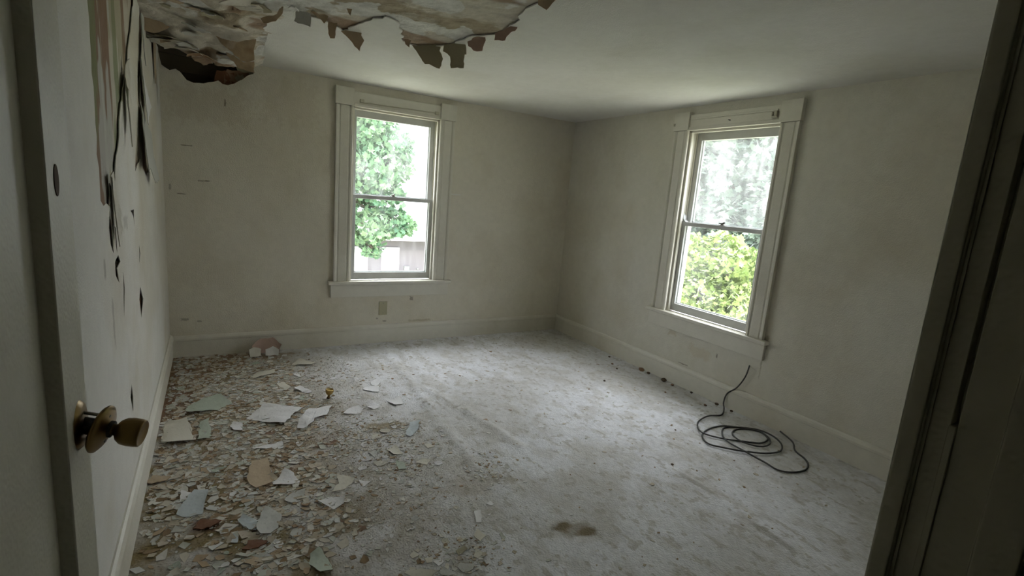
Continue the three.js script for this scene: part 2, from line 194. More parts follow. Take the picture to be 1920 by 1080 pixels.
// ------------------------------------------------------------------ ceiling: painted skin, bare coat where it fell, laths, hanging skin
const fell = [[-3.62, -0.02], [-3.005, -0.02], [-3.0, 0.2], [-3.03, 0.62], [-3.03, 1.02], [-3.02, 1.22], [-2.99, 1.42], [-2.95, 1.62], [-2.93, 1.62], [-2.846, 1.533], [-2.75, 1.499], [-2.664, 1.411], [-2.587, 1.712], [-2.548, 1.82], [-2.461, 1.77], [-2.346, 1.479], [-2.24, 1.448], [-2.116, 1.621], [-2.099, 1.859], [-2.02, 1.976], [-2.03, 2.195], [-2.076, 2.343], [-2.085, 2.498], [-2.06, 2.6], [-2.2, 2.85], [-2.5, 2.9], [-2.9, 3.1], [-3.3, 3.0], [-3.62, 3.05]];
const curls = [
['grey',-2.886,1.577,[-0.043,-0.049,-0.031,0.003,0.032,-0.003,0.032,-0.063]],
['tan',-2.816,1.604,[-0.042,0.003,0.042,-0.003,0.023,-0.039,0.006,-0.022]],
['tan',-2.735,1.514,[-0.022,0.000,0.022,-0.000,0.011,-0.074,-0.011,-0.077,-0.021,-0.041]],
['tan',-2.624,1.444,[-0.055,-0.011,0.056,0.012,0.052,-0.016,0.068,-0.039,0.045,-0.096,-0.024,-0.032]],
['tan',-2.332,1.521,[-0.019,0.002,0.019,-0.002,0.011,-0.039,-0.013,-0.024]],
['olive',-2.219,1.510,[-0.080,-0.012,0.080,0.012,0.077,-0.024,0.099,-0.064,0.082,-0.120,0.022,-0.101,-0.002,-0.104]],
['olive',-2.112,1.671,[-0.059,-0.018,0.059,0.018,0.068,-0.053,0.059,-0.054,0.058,-0.126,-0.014,-0.134,-0.022,-0.073,-0.062,-0.050]],
['pink',-2.041,1.894,[-0.087,-0.032,-0.009,0.018,0.009,-0.018,-0.005,-0.069,-0.053,-0.072,-0.081,-0.053]],
['pink',-1.997,2.165,[-0.109,-0.039,0.001,0.010,-0.001,-0.010,-0.041,-0.041,-0.056,-0.067,-0.108,-0.070]],
['tan',-2.112,2.591,[-0.040,-0.003,0.040,0.003,0.042,-0.016,0.004,-0.058,-0.033,-0.041]],
['tan',-2.713,1.793,[-0.012,-0.000,0.012,0.000,0.005,-0.028]],
['tan',-2.975,1.598,[-0.105,-0.076,-0.034,-0.042,0.008,0.032,-0.008,-0.033,-0.038,-0.074,-0.090,-0.096]],
['brown',-3.163,0.887,[-0.152,0.022,-0.044,0.058,0.153,0.080,0.124,0.011,0.103,-0.066,0.102,-0.139,0.065,-0.159,0.030,-0.153,-0.047,-0.096,-0.100,-0.042]],
['brown',-3.156,0.682,[-0.061,-0.076,0.033,-0.115,0.045,-0.126,0.106,-0.108,0.108,-0.179,0.026,-0.168,0.003,-0.147]],
['cream',-3.158,0.753,[-0.019,-0.057,0.001,-0.059,0.035,-0.115,0.003,-0.109]],
['brown',-3.457,0.724,[-0.101,-0.055,-0.033,-0.034,0.094,-0.047,0.207,0.015,0.211,-0.064,0.138,-0.061,0.002,-0.079,-0.077,-0.108]],
['tan',-3.521,0.901,[-0.077,0.039,0.054,0.073,0.062,0.014,0.040,-0.053,-0.030,-0.097,-0.073,-0.090]],
];
{
  const r = rng(23), o = thing('ceiling', 'white ceiling with a large fallen area of bare brown plaster', 'ceiling', [0, 0, 0], 'structure');
  const edge = ragged(fell, 0.014, 0.045, r);
  // the painted skin goes round the fallen area
  const run = edge.filter(([x, z]) => x > -W + 0.002 && z > 0.004);
  mesh('paint_skin', slab([...run.map(([x, z]) => [x, z]), [-W, run[run.length - 1][1]], [-W, D - 0.001], [-0.001, D - 0.001], [-0.001, 0.001], [run[0][0], 0.001]], 0.006).rotateX(Math.PI / 2).translate(0, H + 0.006, 0), M.ceiling, o);
  // bare plaster coat, sagging at the broken corner
  const pos = [], nx = 96, nz = 170, X0 = -W - 0.005, X1 = -1.9, Z0 = 0.2, Z1 = 3.2;
  const sag = (x, z) => { const c = Math.exp(-(((x + 3.3) / 0.34) ** 2) - (((z - 0.5) / 0.42) ** 2)); return 0.009 - 0.1 * c - 0.09 * c * (fbm(x * 7, z * 7, 91, 5) - 0.3) - 0.05 * sm(-2.7, -3.2, x) * Math.max(0, fbm(x * 5 + 3, z * 5, 93, 5) - 0.42) * 3 + 0.003 * fbm(x * 14, z * 14, 95, 3); };
  const lim = (x) => 0.36 + 0.07 * fbm(x * 8, 3, 97, 4) + 0.14 * sm(-3.1, -3.4, x);
  const keep = (x, z) => { if (z < lim(x) && x < -2.9) return false; for (const [dx, dz] of [[0, 0], [0.04, 0], [-0.04, 0], [0, 0.04], [0, -0.04]]) if (inside(fell, x + dx, z + dz)) return true; return false; };
  for (let i = 0; i < nx; i++) for (let j = 0; j < nz; j++) { const x = mix(X0, X1, i / nx), X = mix(X0, X1, (i + 1) / nx), z = mix(Z0, Z1, j / nz), Z = mix(Z0, Z1, (j + 1) / nz); if (!keep((x + X) / 2, (z + Z) / 2)) continue;
    const y = H; pos.push(x, y + sag(x, z), z, X, y + sag(X, z), z, X, y + sag(X, Z), Z, x, y + sag(x, z), z, X, y + sag(X, Z), Z, x, y + sag(x, Z), Z); }
  let g = new THREE.BufferGeometry(); g.setAttribute('position', new THREE.Float32BufferAttribute(pos, 3)); g = mergeVertices(g, 1e-4); g.computeVertexNormals();
  mesh('bare_plaster', g, M.plaster, o);
  for (let k = 0; k < 9; k++) mesh('lath', box(-W - 0.02, -2.85 + 0.05 * r(), H + 0.02, H + 0.028, 0.02 + k * 0.055, 0.058 + k * 0.055), M.wood, o);
  mesh('attic_floor', box(-W - 0.02, 0.02, H + 0.04, H + 0.06, -0.02, D + 0.02), M.board, o);
  for (const [m, x, z, flat] of curls) {
    const p = pairs(flat), s = sheet(ragged(p, 0.004, 0.02, r), 0.003, 0.025, (a, b) => [0, 0, 0.35 * b * b * 4 + 0.25 * b + 0.006 * (fbm(a * 20, b * 20, 19) - 0.5)]);
    s.rotateY(Math.atan2(-3.3 - x, 4.4 - z));           // each hangs from its torn edge
    mesh('paint_curl', s.translate(x, H + 0.004, z), m === 'brown' ? M.brownPlaster : FM[m] ?? FM.tan, o);
  }
  for (let k = 0; k < 46; k++) {                                           // smaller torn bits still stuck to the bare coat
    const x = -3.56 + 0.66 * r() + (k > 30 ? 0.75 * r() : 0), z = k > 30 ? 1.9 + 0.8 * r() : 0.5 + 1.3 * r(), w = 0.03 + 0.05 * r(); if (!inside(fell, x, z)) continue;
    const g = sheet(ragged([[-w, 0.01], [w, 0], [w * 0.8, -w * (0.6 + r())], [-w * 0.3, -w * (1.1 + r())], [-w, -w * 0.5]], w * 0.12, w * 0.4, r), 0.004, w * 0.5, (u, v) => [0, 0, 3 * u * u + 0.3 * v + 0.01 * fbm(u * 30, v * 30, k)], 3).rotateX(0.7 + 0.9 * r()).rotateY(6.28 * r());
    mesh('paint_curl', g.translate(x, H + sag(x, z) - 0.002, z), [M.brownPlaster, FM.tan, FM.cream, FM.olive, FM.grey, M.plaster][Math.floor(6 * r())], o);
  }
}
{
  const bp = [[0, 0], [0.016, 0], [0.016, 0.13], [0.022, 0.135], [0.022, 0.15], [0.014, 0.165], [0.006, 0.172], [0, 0.172]];
  // profile x = out of the wall, y = up; each run is laid along its wall
  const lay = (len, m4) => { const g = slab(bp, len); g.applyMatrix4(m4); return g; };
  const B = (ox, oy, oz, X, Z) => new THREE.Matrix4().makeBasis(new THREE.Vector3(...X), new THREE.Vector3(0, 1, 0), new THREE.Vector3(...Z)).setPosition(ox, oy, oz);
  tag(mesh('baseboard_back', lay(W, B(0, 0, 0, [0, 0, 1], [-1, 0, 0])), M.trim), 'off white moulded baseboard along the back wall under the left window', 'baseboard', null, 'structure');
  tag(mesh('baseboard_left', lay(D - 0.8, B(-W, 0, 0.0, [1, 0, 0], [0, 0, 1])).scale(1, 1.06, 1), M.trim), 'off white baseboard along the peeling left wall', 'baseboard', null, 'structure');
  tag(mesh('baseboard_right', lay(D, B(0, 0, D, [-1, 0, 0], [0, 0, -1])), M.trim), 'off white baseboard along the right wall under the right window', 'baseboard', null, 'structure');
}
// ------------------------------------------------------------------ windows: both alike, built facing +z at the origin
const hazeTex = (seed, lo, hi) => tex(512, 512, (u, v) => mix(lo, hi, sm(0.3, 0.7, 0.6 * fbm(u * 3, v * 3, seed, 5) + 0.4 * fbm(u * 22, v * 5, seed + 4, 4))));
const glass = (seed, lo, hi) => new THREE.MeshPhysicalMaterial({ color: new THREE.Color().setRGB(0.93, 0.98, 0.97), transmission: 1, thickness: 0, roughness: 1, roughnessMap: hazeTex(seed, lo, hi), ior: 1.5, side: THREE.DoubleSide });
const prof = [[0, 0], [0, 0.018], [0.006, 0.024], [0.02, 0.024], [0.026, 0.017], [0.034, 0.017], [0.04, 0.021], [0.1, 0.021], [0.106, 0.017], [0.112, 0.017], [0.118, 0.026], [0.128, 0.03], [0.138, 0.03], [0.138, 0]];
function windowUnit(name, label, at, turn, panes, worn) {
  const o = thing(name, label, 'window', at, 'structure'); o.rotation.y = turn;
  // profile (x out from the opening, y out of the wall) swept upward
  const upright = (s) => { const g = slab(prof.map(([a, b]) => [a, b]), 2.05 - 0.584).applyMatrix4(new THREE.Matrix4().makeBasis(new THREE.Vector3(1, 0, 0), new THREE.Vector3(0, 0, 1), new THREE.Vector3(0, -1, 0))).translate(0.385, 2.05, 0); return s > 0 ? g : g.scale(-1, 1, 1); };
  const mirrored = (g) => { const i = g.index ? g.toNonIndexed() : g, p = i.attributes.position, n = p.array.slice(); for (let k = 0; k < p.count; k += 3) for (let c = 0; c < 3; c++) { n[(k + 1) * 3 + c] = p.array[(k + 2) * 3 + c]; n[(k + 2) * 3 + c] = p.array[(k + 1) * 3 + c]; } p.array.set(n); i.computeVertexNormals(); return i; };
  mesh('side_casing', mirrored(upright(-1)), M.trim, o); mesh('side_casing', upright(1), M.trim, o);
  for (const s of [-1, 1]) mesh('corner_block', box(s * 0.456 - 0.075, s * 0.456 + 0.075, 2.052, 2.192, 0, 0.036, 0.003), M.trim, o);
  const head = mesh('head_casing', [box(-0.38, 0.38, 2.05, 2.17, 0, 0.022, 0.002), box(-0.38, 0.38, 2.05, 2.075, 0.02, 0.03, 0.003)], M.trim, o);
  if (!worn) { mesh('shade_rod', new THREE.CylinderGeometry(0.004, 0.004, 0.66, 8).rotateZ(Math.PI / 2 + 0.02).translate(0, 2.094, 0.028), M.frame, o); for (const s of [-0.32, 0.34]) mesh('shade_bracket', box(s - 0.016, s + 0.016, 2.085, 2.112, 0.018, 0.042, 0.003), M.frame, o); }
  else { mesh('picture_rail_strip', box(-0.37, 0.36, 2.13, 2.142, 0.02, 0.03, 0.002), M.trim, o); mesh('shade_bracket', [box(0.325, 0.365, 2.085, 2.097, 0.018, 0.04, 0.002), box(0.352, 0.364, 2.09, 2.128, 0.018, 0.045, 0.002), box(0.318, 0.328, 2.1, 2.125, 0.018, 0.036, 0.002)], M.frame, o); mesh('nail', new THREE.CylinderGeometry(0.003, 0.005, 0.03, 8).rotateX(Math.PI / 2).translate(-0.01, 2.1, 0.03), M.steel, o); mesh('shade_bracket', box(-0.53, -0.515, 2.09, 2.11, 0.034, 0.045, 0.003), M.frame, o); }
  mesh('stool', box(-0.565, 0.565, 0.555, 0.584, -0.05, 0.055, 0.006), M.trim, o);
  mesh('apron', box(-0.545, 0.545, 0.44, 0.5555, 0, 0.022, 0.003), M.trim, o);
  mesh('outer_sill', box(-0.43, 0.43, 0.53, 0.578, -0.24, -0.04, 0.004), M.sash, o);
  for (const s of [-1, 1]) { mesh('jamb_liner', box(s > 0 ? 0.385 : -0.405, s > 0 ? 0.405 : -0.385, 0.57, 2.07, -WT - 0.01, 0.004), M.trim, o); mesh('inner_stop', box(s > 0 ? 0.368 : -0.385, s > 0 ? 0.385 : -0.368, 0.584, 2.05, -0.036, -0.006, 0.004), M.trim, o); mesh('parting_bead', box(s > 0 ? 0.373 : -0.385, s > 0 ? 0.385 : -0.373, 0.584, 2.05, -0.088, -0.078, 0.002), M.trim, o); }
  mesh('head_jamb', box(-0.405, 0.405, 2.05, 2.07, -WT - 0.01, 0.004), M.trim, o); mesh('head_stop', box(-0.385, 0.385, 2.034, 2.05, -0.036, -0.006, 0.003), M.trim, o);
  const sash = (nm, y0, y1, z0, z1, bot, top, st, pane, horns) => { const s = part(nm, o);
    for (const k of [-1, 1]) mesh('stile', [box(k > 0 ? 0.383 - st : -0.383, k > 0 ? 0.383 : -0.383 + st, y0, y1, z0, z1, 0.003), box(k > 0 ? 0.383 - st - 0.008 : -0.383 + st - 0.002, k > 0 ? 0.383 - st + 0.002 : -0.383 + st + 0.008, y0 + bot - 0.005, y1 - top + 0.005, z0 + 0.004, z0 + 0.016)], M.sash, s);
    mesh('bottom_rail', [box(-0.385 + st, 0.385 - st, y0, y0 + bot, z0, z1, 0.003), box(-0.38 + st, 0.38 - st, y0 + bot - 0.002, y0 + bot + 0.008, z0 + 0.004, z0 + 0.016)], M.sash, s);
    mesh('top_rail', box(-0.385 + st, 0.385 - st, y1 - top, y1, z0, z1, 0.003), M.sash, s);
    const g = new THREE.PlaneGeometry(0.766 - 2 * st + 0.012, y1 - y0 - bot - top + 0.012), gp = new THREE.Mesh(g, pane); gp.position.set(0, (y0 + bot + y1 - top) / 2, (z0 + z1) / 2); gp.name = 'glass_pane'; gp.receiveShadow = true; s.add(gp);
    if (horns) for (const k of [-1, 1]) mesh('horn', slab([[0, 0], [0.045, 0], [0.018, 0.022], [0.014, 0.05], [0.002, 0.066], [0, 0.06]], z1 - z0 - 0.006).scale(k > 0 ? -1 : 1, 1, 1).translate(k > 0 ? 0.383 : -0.383, y1 - 0.002, z0 + 0.003), M.sash, s);
    return s; };
  const lower = sash('lower_sash', 0.59, 1.335, -0.076, -0.038, 0.062, 0.032, 0.046, panes[0], worn);
  const upper = sash('upper_sash', 1.3, 2.05, -0.128, -0.09, 0.034, 0.066, 0.05, panes[1], false);
  const lock = mesh('sash_lock', [new THREE.CylinderGeometry(0.014, 0.018, 0.01, 14).translate(0, 1.342, -0.06), box(-0.03, 0.03, 1.335, 1.339, -0.072, -0.048, 0.001), slab([[-0.03, 0], [0.012, 0], [0.014, 0.016], [0.006, 0.018], [-0.006, 0.01], [-0.03, 0.006]], 0.008).rotateY(0.5).translate(0, 1.345, -0.062)], M.steel, lower);
  return o;
}
windowUnit('window_1', 'white double hung sash window on the back wall with maple behind', [WX, 0, 0], 0, [glass(3, 0.06, 0.2), glass(7, 0.16, 0.36)], false);
windowUnit('window_2', 'white double hung sash window on the right wall with horned lower sash', [0, 0, WZ], -Math.PI / 2, [glass(13, 0.08, 0.26), glass(17, 0.28, 0.44)], true);

// ------------------------------------------------------------------ doorway: open door against the left wall, frame on the right
{
  const X1 = -3.464, X0 = -3.5, ZA = 3.55, ZB = 4.28, Y0 = 0.016, Y1 = 1.985;
  const o = thing('door_1', 'open painted panel door at the far left with loose brass knob', 'door', [0, 0, 0], 'structure');
  mesh('stile', box(X0, X1, Y0, Y1, ZA, 3.669, 0.0025), M.door, o); mesh('stile', box(X0, X1, Y0, Y1, ZB - 0.115, ZB, 0.0025), M.door, o);
  for (const [a, b] of [[Y0, 0.22], [0.5, 0.62], [Y1 - 0.13, Y1]]) mesh('rail', box(X0 + 0.0005, X1 - 0.0005, a, b, 3.667, ZB - 0.113), M.door, o);
  for (const [a, b] of [[0.21, 0.51], [0.61, Y1 - 0.12]]) mesh('panel', box(X0 + 0.012, X1 - 0.018, a, b, 3.66, ZB - 0.1), M.door, o);
  const lock = part('knob_set', o); lock.position.set(X1, 1.06, 3.603); lock.scale.setScalar(0.91);
  mesh('door_rosette', new THREE.LatheGeometry([[0, 0.007], [0.024, 0.007], [0.034, 0.0045], [0.038, 0]].map(([x, y]) => new THREE.Vector2(x, y)), 40).rotateZ(-Math.PI / 2), M.oldBrass, lock);
  const tilt = new THREE.Matrix4().makeRotationFromEuler(new THREE.Euler(0, -0.3, -0.2, 'YZX'));
  const L = (pts, seg = 40) => new THREE.LatheGeometry(pts.map(([x, y]) => new THREE.Vector2(x, y)), seg).rotateZ(-Math.PI / 2).applyMatrix4(tilt);   // turned about the spindle
  mesh('spindle', L([[0, 0.004], [0.013, 0.004], [0.013, 0.045], [0, 0.045]], 20), M.dark, lock);
  for (const k of [-1, 1]) mesh('mounting_post', new THREE.CylinderGeometry(0.0026, 0.0026, 0.038, 10).rotateZ(Math.PI / 2).translate(0.02, k * 0.021, 0).applyMatrix4(tilt), M.steel, lock);
  mesh('loose_rose', L([[0.01, 0.025], [0.034, 0.026], [0.037, 0.029], [0.0365, 0.032], [0.03, 0.036], [0.016, 0.039], [0.012, 0.042], [0.009, 0.043]]).applyMatrix4(new THREE.Matrix4().makeRotationZ(-0.06)), M.oldBrass, lock);
  mesh('knob', L([[0.0095, 0.04], [0.0085, 0.046], [0.009, 0.05], [0.016, 0.0545], [0.0205, 0.061], [0.022, 0.07], [0.0218, 0.08], [0.021, 0.086], [0.019, 0.0875], [0.017, 0.0855], [0.008, 0.084], [0, 0.084]]), M.oldBrass, lock);
  mesh('bolt_scar', new THREE.CylinderGeometry(0.011, 0.011, 0.001, 20).rotateZ(Math.PI / 2).scale(1, 1.8, 1).translate(X1 + 0.0005, 1.4, 3.627), M.wood, o);
  for (const y of [0.25, 1.75]) mesh('hinge', new THREE.CylinderGeometry(0.007, 0.007, 0.09, 12).translate(X1 + 0.006, y, ZB + 0.004), M.oldBrass, o);
}
{
  const o = thing('trim_1', 'dark painted door frame with long black gap at the right edge', 'door frame', [0, 0, 0], 'structure'), X = -2.71;
  mesh('room_casing', [box(X - 0.001, X + 0.1, 0, 2.1, D - 0.018, D + 0.0015, 0.004), box(X + 0.004, X + 0.1, 0, 2.1, D, D + 0.004)], M.frame, o);
  mesh('jamb', [box(X + 0.006, X + 0.02, 0, 2.0, D + 0.0035, D + 0.0195, 0.001), box(X + 0.0, X + 0.02, 0, 1.25, D + 0.0195, D + 0.0255, 0.001), box(X + 0.002, X + 0.02, 0, 2.0, D + 0.0255, D + FT, 0.001)], M.frame, o);
  mesh('door_stop', box(X - 0.009, X + 0.004, 0, 2.0, D + 0.058, D + 0.09, 0.003), M.frame, o);
  mesh('hall_casing', box(X - 0.002, X + 0.1, 0, 2.1, D + FT, D + FT + 0.018, 0.004), M.frame, o);
  mesh('hinge_jamb', box(-3.5, -3.475, 0, 2.0, D + 0.004, D + FT, 0.002), M.frame, o);
  mesh('head_jamb', box(-3.5, -2.69, 1.995, 2.02, D, D + FT), M.frame, o);
}

// ------------------------------------------------------------------ small fittings and the cord
{
  const o = thing('outlet_cover', 'blank yellowed cover plate on the back wall below the left window', 'outlet cover', [-1.968, 0.325, 0.0]);
  mesh('plate', new RoundedBoxGeometry(0.078, 0.125, 0.008, 3, 0.003).translate(0, 0, 0.004), M.plate, o);
  for (const y of [-0.045, 0.045]) mesh('screw', new THREE.CylinderGeometry(0.0035, 0.0035, 0.002, 12).rotateX(Math.PI / 2).translate(0, y, 0.0088), M.steel, o);
}
{
  const flat = [-0.072, 2.284, -0.189, 2.347, -0.305, 2.331, -0.482, 2.384, -0.578, 2.499, -0.517, 2.602, -0.405, 2.68, -0.314, 2.74, -0.211, 2.721, -0.166, 2.641, -0.209, 2.574, -0.315, 2.55, -0.4, 2.6, -0.43, 2.697, -0.373, 2.78, -0.271, 2.775, -0.191, 2.713, -0.165, 2.625, -0.245, 2.533, -0.345, 2.471, -0.508, 2.477, -0.615, 2.533, -0.665, 2.62, -0.611, 2.706, -0.521, 2.792, -0.413, 2.85, -0.295, 2.86, -0.195, 2.805, -0.139, 2.717, -0.14, 2.624, -0.218, 2.547, -0.336, 2.498, -0.416, 2.529, -0.515, 2.634, -0.535, 2.787, -0.54, 2.92, -0.541, 3.001, -0.484, 3.044, -0.376, 3.063, -0.281, 3.025, -0.236, 2.976, -0.197, 2.899, -0.092, 2.815, 0.011, 2.692];
  const tip = [[-0.03, 0.381, 2.396], [-0.022, 0.291, 2.374], [-0.02, 0.188, 2.322], [-0.024, 0.111, 2.253], [-0.035, 0.04, 2.245], [-0.07, 0.014, 2.28]];
  const pts = tip.map((p) => new THREE.Vector3(...p));
  pairs(flat).slice(1).forEach(([x, z], i) => pts.push(new THREE.Vector3(Math.min(x, -0.03), floorY(x, z) + 0.0065 + 0.007 * Math.max(0, Math.sin(i * 0.62)), z)));
  const c = new THREE.CatmullRomCurve3(pts, false, 'centripetal');
  const o = thing('electric_cord', 'thin black cord coiled on the carpet with one end up the right wall', 'cord');
  mesh('cable', new THREE.TubeGeometry(c, 420, 0.0052, 8), M.cord, o);
}
// ------------------------------------------------------------------ fallen paint on the carpet: the pieces one can pick out, each with its own outline
const big = [
['A',-2.957,1.342,[-0.196,-0.037,-0.097,-0.178,0.06,-0.1,0.125,-0.06,0.09,-0.02,0.04,0.035,-0.003,0.151,-0.074,0.087,-0.115,0.052]],
['B',-2.812,1.441,[-0.090,0.080,-0.065,-0.027,0.008,-0.125,0.056,-0.119,0.152,-0.140,0.098,-0.029,0.019,0.014,-0.023,0.086,-0.065,0.144,-0.091,0.116]],
['C',-3.361,1.060,[-0.096,0.063,-0.093,-0.040,-0.007,-0.131,0.084,-0.134,0.146,-0.009,0.067,0.071,-0.019,0.081,-0.081,0.099]],
['D',-3.485,1.376,[-0.068,0.121,-0.073,-0.136,0.038,-0.170,0.054,-0.088,0.085,0.133,-0.037,0.141]],
['E',-3.361,1.407,[-0.032,0.104,-0.023,-0.101,0.024,-0.141,0.031,0.137]],
['F',-3.205,1.404,[-0.033,-0.025,-0.015,-0.065,0.033,-0.028,0.026,0.062,-0.012,0.056]],
['G',-3.001,0.576,[-0.091,0.034,-0.042,-0.038,0.042,-0.057,0.081,-0.075,0.074,-0.001,-0.003,0.049,-0.059,0.088]],
['H',-2.785,0.977,[-0.055,-0.049,-0.014,-0.089,0.048,0.038,0.034,0.071,-0.013,0.029]],
['I',-2.897,0.857,[-0.043,-0.057,0.012,-0.079,0.040,0.025,0.006,0.092,-0.016,0.019]],
['J',-2.360,1.097,[-0.057,0.001,-0.028,-0.057,0.076,-0.036,0.039,0.060,-0.031,0.031]],
['K',-2.302,0.991,[-0.026,-0.029,0.026,-0.070,0.041,0.007,-0.010,0.061,-0.032,0.031]],
['L',-2.549,1.412,[-0.070,0.018,-0.017,-0.050,0.047,-0.061,0.058,-0.000,0.028,0.054,-0.045,0.038]],
['M',-2.423,1.414,[-0.046,-0.016,0.020,-0.027,0.036,0.013,-0.009,0.030]],
['N',-2.784,0.670,[-0.029,-0.028,0.004,-0.063,0.026,0.050,-0.001,0.041]],
['O',-2.708,0.424,[-0.088,0.003,-0.027,-0.080,0.103,0.011,0.013,0.067]],
['Q',-3.018,2.073,[-0.062,0.013,-0.001,-0.084,0.038,-0.045,0.053,0.040,0.016,0.046,-0.044,0.031]],
['R',-2.999,2.226,[-0.049,0.025,-0.010,-0.048,0.049,-0.033,0.032,0.011,-0.022,0.046]],
['S',-2.860,2.332,[-0.056,-0.033,-0.013,-0.044,0.059,-0.014,0.045,0.029,-0.002,0.056,-0.033,0.006]],
['T',-2.790,2.203,[-0.007,-0.087,0.067,-0.011,0.010,0.042,-0.057,0.055,-0.013,-0.000]],
['U',-2.693,2.234,[-0.019,-0.037,0.033,0.007,-0.013,0.031]],
['V',-3.422,2.040,[-0.023,0.031,-0.022,-0.056,0.033,-0.002,0.012,0.027]],
['W',-3.396,2.126,[-0.058,0.050,0.001,-0.130,0.056,-0.087,0.036,0.091,-0.036,0.077]],
['X',-3.193,2.348,[-0.039,-0.033,-0.020,-0.068,0.042,0.002,0.021,0.059,-0.004,0.040]],
['Y',-3.122,2.383,[-0.036,0.070,-0.048,0.000,-0.002,-0.136,0.054,-0.040,0.033,0.036,-0.001,0.070]],
['Zt',-3.129,1.966,[-0.052,0.056,-0.026,-0.140,0.051,-0.147,0.050,0.099,-0.022,0.132]],
['AA',-3.058,1.701,[-0.089,-0.014,0.062,-0.025,0.063,0.018,-0.035,0.021]],
['AB',-2.258,1.360,[-0.049,-0.032,0.050,-0.061,0.034,0.039,-0.035,0.054]],
['AC',-3.248,2.107,[-0.013,0.024,-0.008,-0.023,0.021,-0.021,0.000,0.020]],
['AD',-2.290,1.780,[-0.063,0.056,0.018,-0.096,0.072,-0.076,0.021,0.024,-0.047,0.093]],
['AE',-2.466,1.994,[-0.039,-0.025,0.025,-0.057,0.032,0.044,-0.018,0.038]],
['AF',-2.479,2.153,[-0.012,-0.058,0.026,-0.017,0.014,0.040,-0.028,0.035]],
['AG',-2.271,2.004,[-0.020,-0.022,0.010,-0.025,0.026,0.025,-0.016,0.023]],
['AH',-2.358,2.155,[-0.049,-0.000,0.002,-0.032,0.044,-0.002,0.004,0.034]],
['AI',-2.577,1.976,[-0.022,-0.017,0.006,-0.025,0.022,0.000,-0.006,0.043]],
['BA',-2.301,2.688,[0.001,-0.044,0.031,-0.037,-0.004,0.043,-0.028,0.038]],
['BB',-2.204,2.625,[-0.020,-0.007,0.009,-0.019,0.014,0.008,-0.003,0.018]],
['BC',-2.248,2.695,[-0.010,-0.004,0.013,-0.006,-0.003,0.010]],
['BD',-2.353,2.806,[-0.021,-0.011,0.010,-0.039,0.027,0.010,-0.016,0.040]],
['BE',-2.409,2.902,[-0.023,0.008,0.009,-0.032,0.025,0.002,-0.011,0.022]],
['BF',-2.483,2.948,[-0.029,-0.013,-0.010,-0.030,0.040,-0.003,0.020,0.026,-0.020,0.020]],
['BG',-2.641,2.803,[-0.016,-0.004,0.008,-0.024,0.019,0.012,-0.011,0.016]],
['BH',-2.598,2.855,[-0.014,-0.017,0.020,-0.011,0.006,0.018,-0.012,0.010]],
['BI',-2.565,2.877,[-0.021,-0.011,0.013,-0.021,0.019,0.008,-0.011,0.024]],
['BJ',-2.547,2.914,[-0.013,0.007,0.004,-0.019,0.013,-0.006,-0.004,0.019]],
['BK',-2.459,2.857,[-0.023,-0.006,0.023,-0.022,0.023,0.006,-0.023,0.022]],
['BL',-2.654,2.906,[-0.055,-0.020,-0.019,-0.028,0.013,-0.021,0.067,0.036,-0.007,0.034]],
['BM',-2.559,2.942,[-0.028,-0.000,-0.004,-0.030,0.018,0.004,0.014,0.027]],
['CA',-2.973,2.692,[-0.039,-0.004,-0.026,-0.059,0.010,-0.074,0.030,-0.003,0.034,0.073,-0.010,0.067]],
['CB',-3.198,2.577,[-0.035,-0.012,-0.008,-0.037,0.029,0.002,0.013,0.047]],
['CC',-3.447,2.280,[-0.021,0.014,-0.006,-0.031,0.027,0.018]],
['CD',-3.248,2.428,[-0.015,0.015,-0.004,-0.038,0.013,-0.006,0.007,0.029]],
['CE',-3.093,2.522,[-0.016,-0.010,0.008,-0.016,0.012,0.011,-0.004,0.015]],
['CF',-3.030,2.486,[-0.024,0.001,-0.005,-0.035,0.027,-0.020,0.002,0.055]],
['CG',-3.055,2.602,[-0.021,0.027,0.004,-0.023,0.018,-0.025,-0.002,0.021]],
];
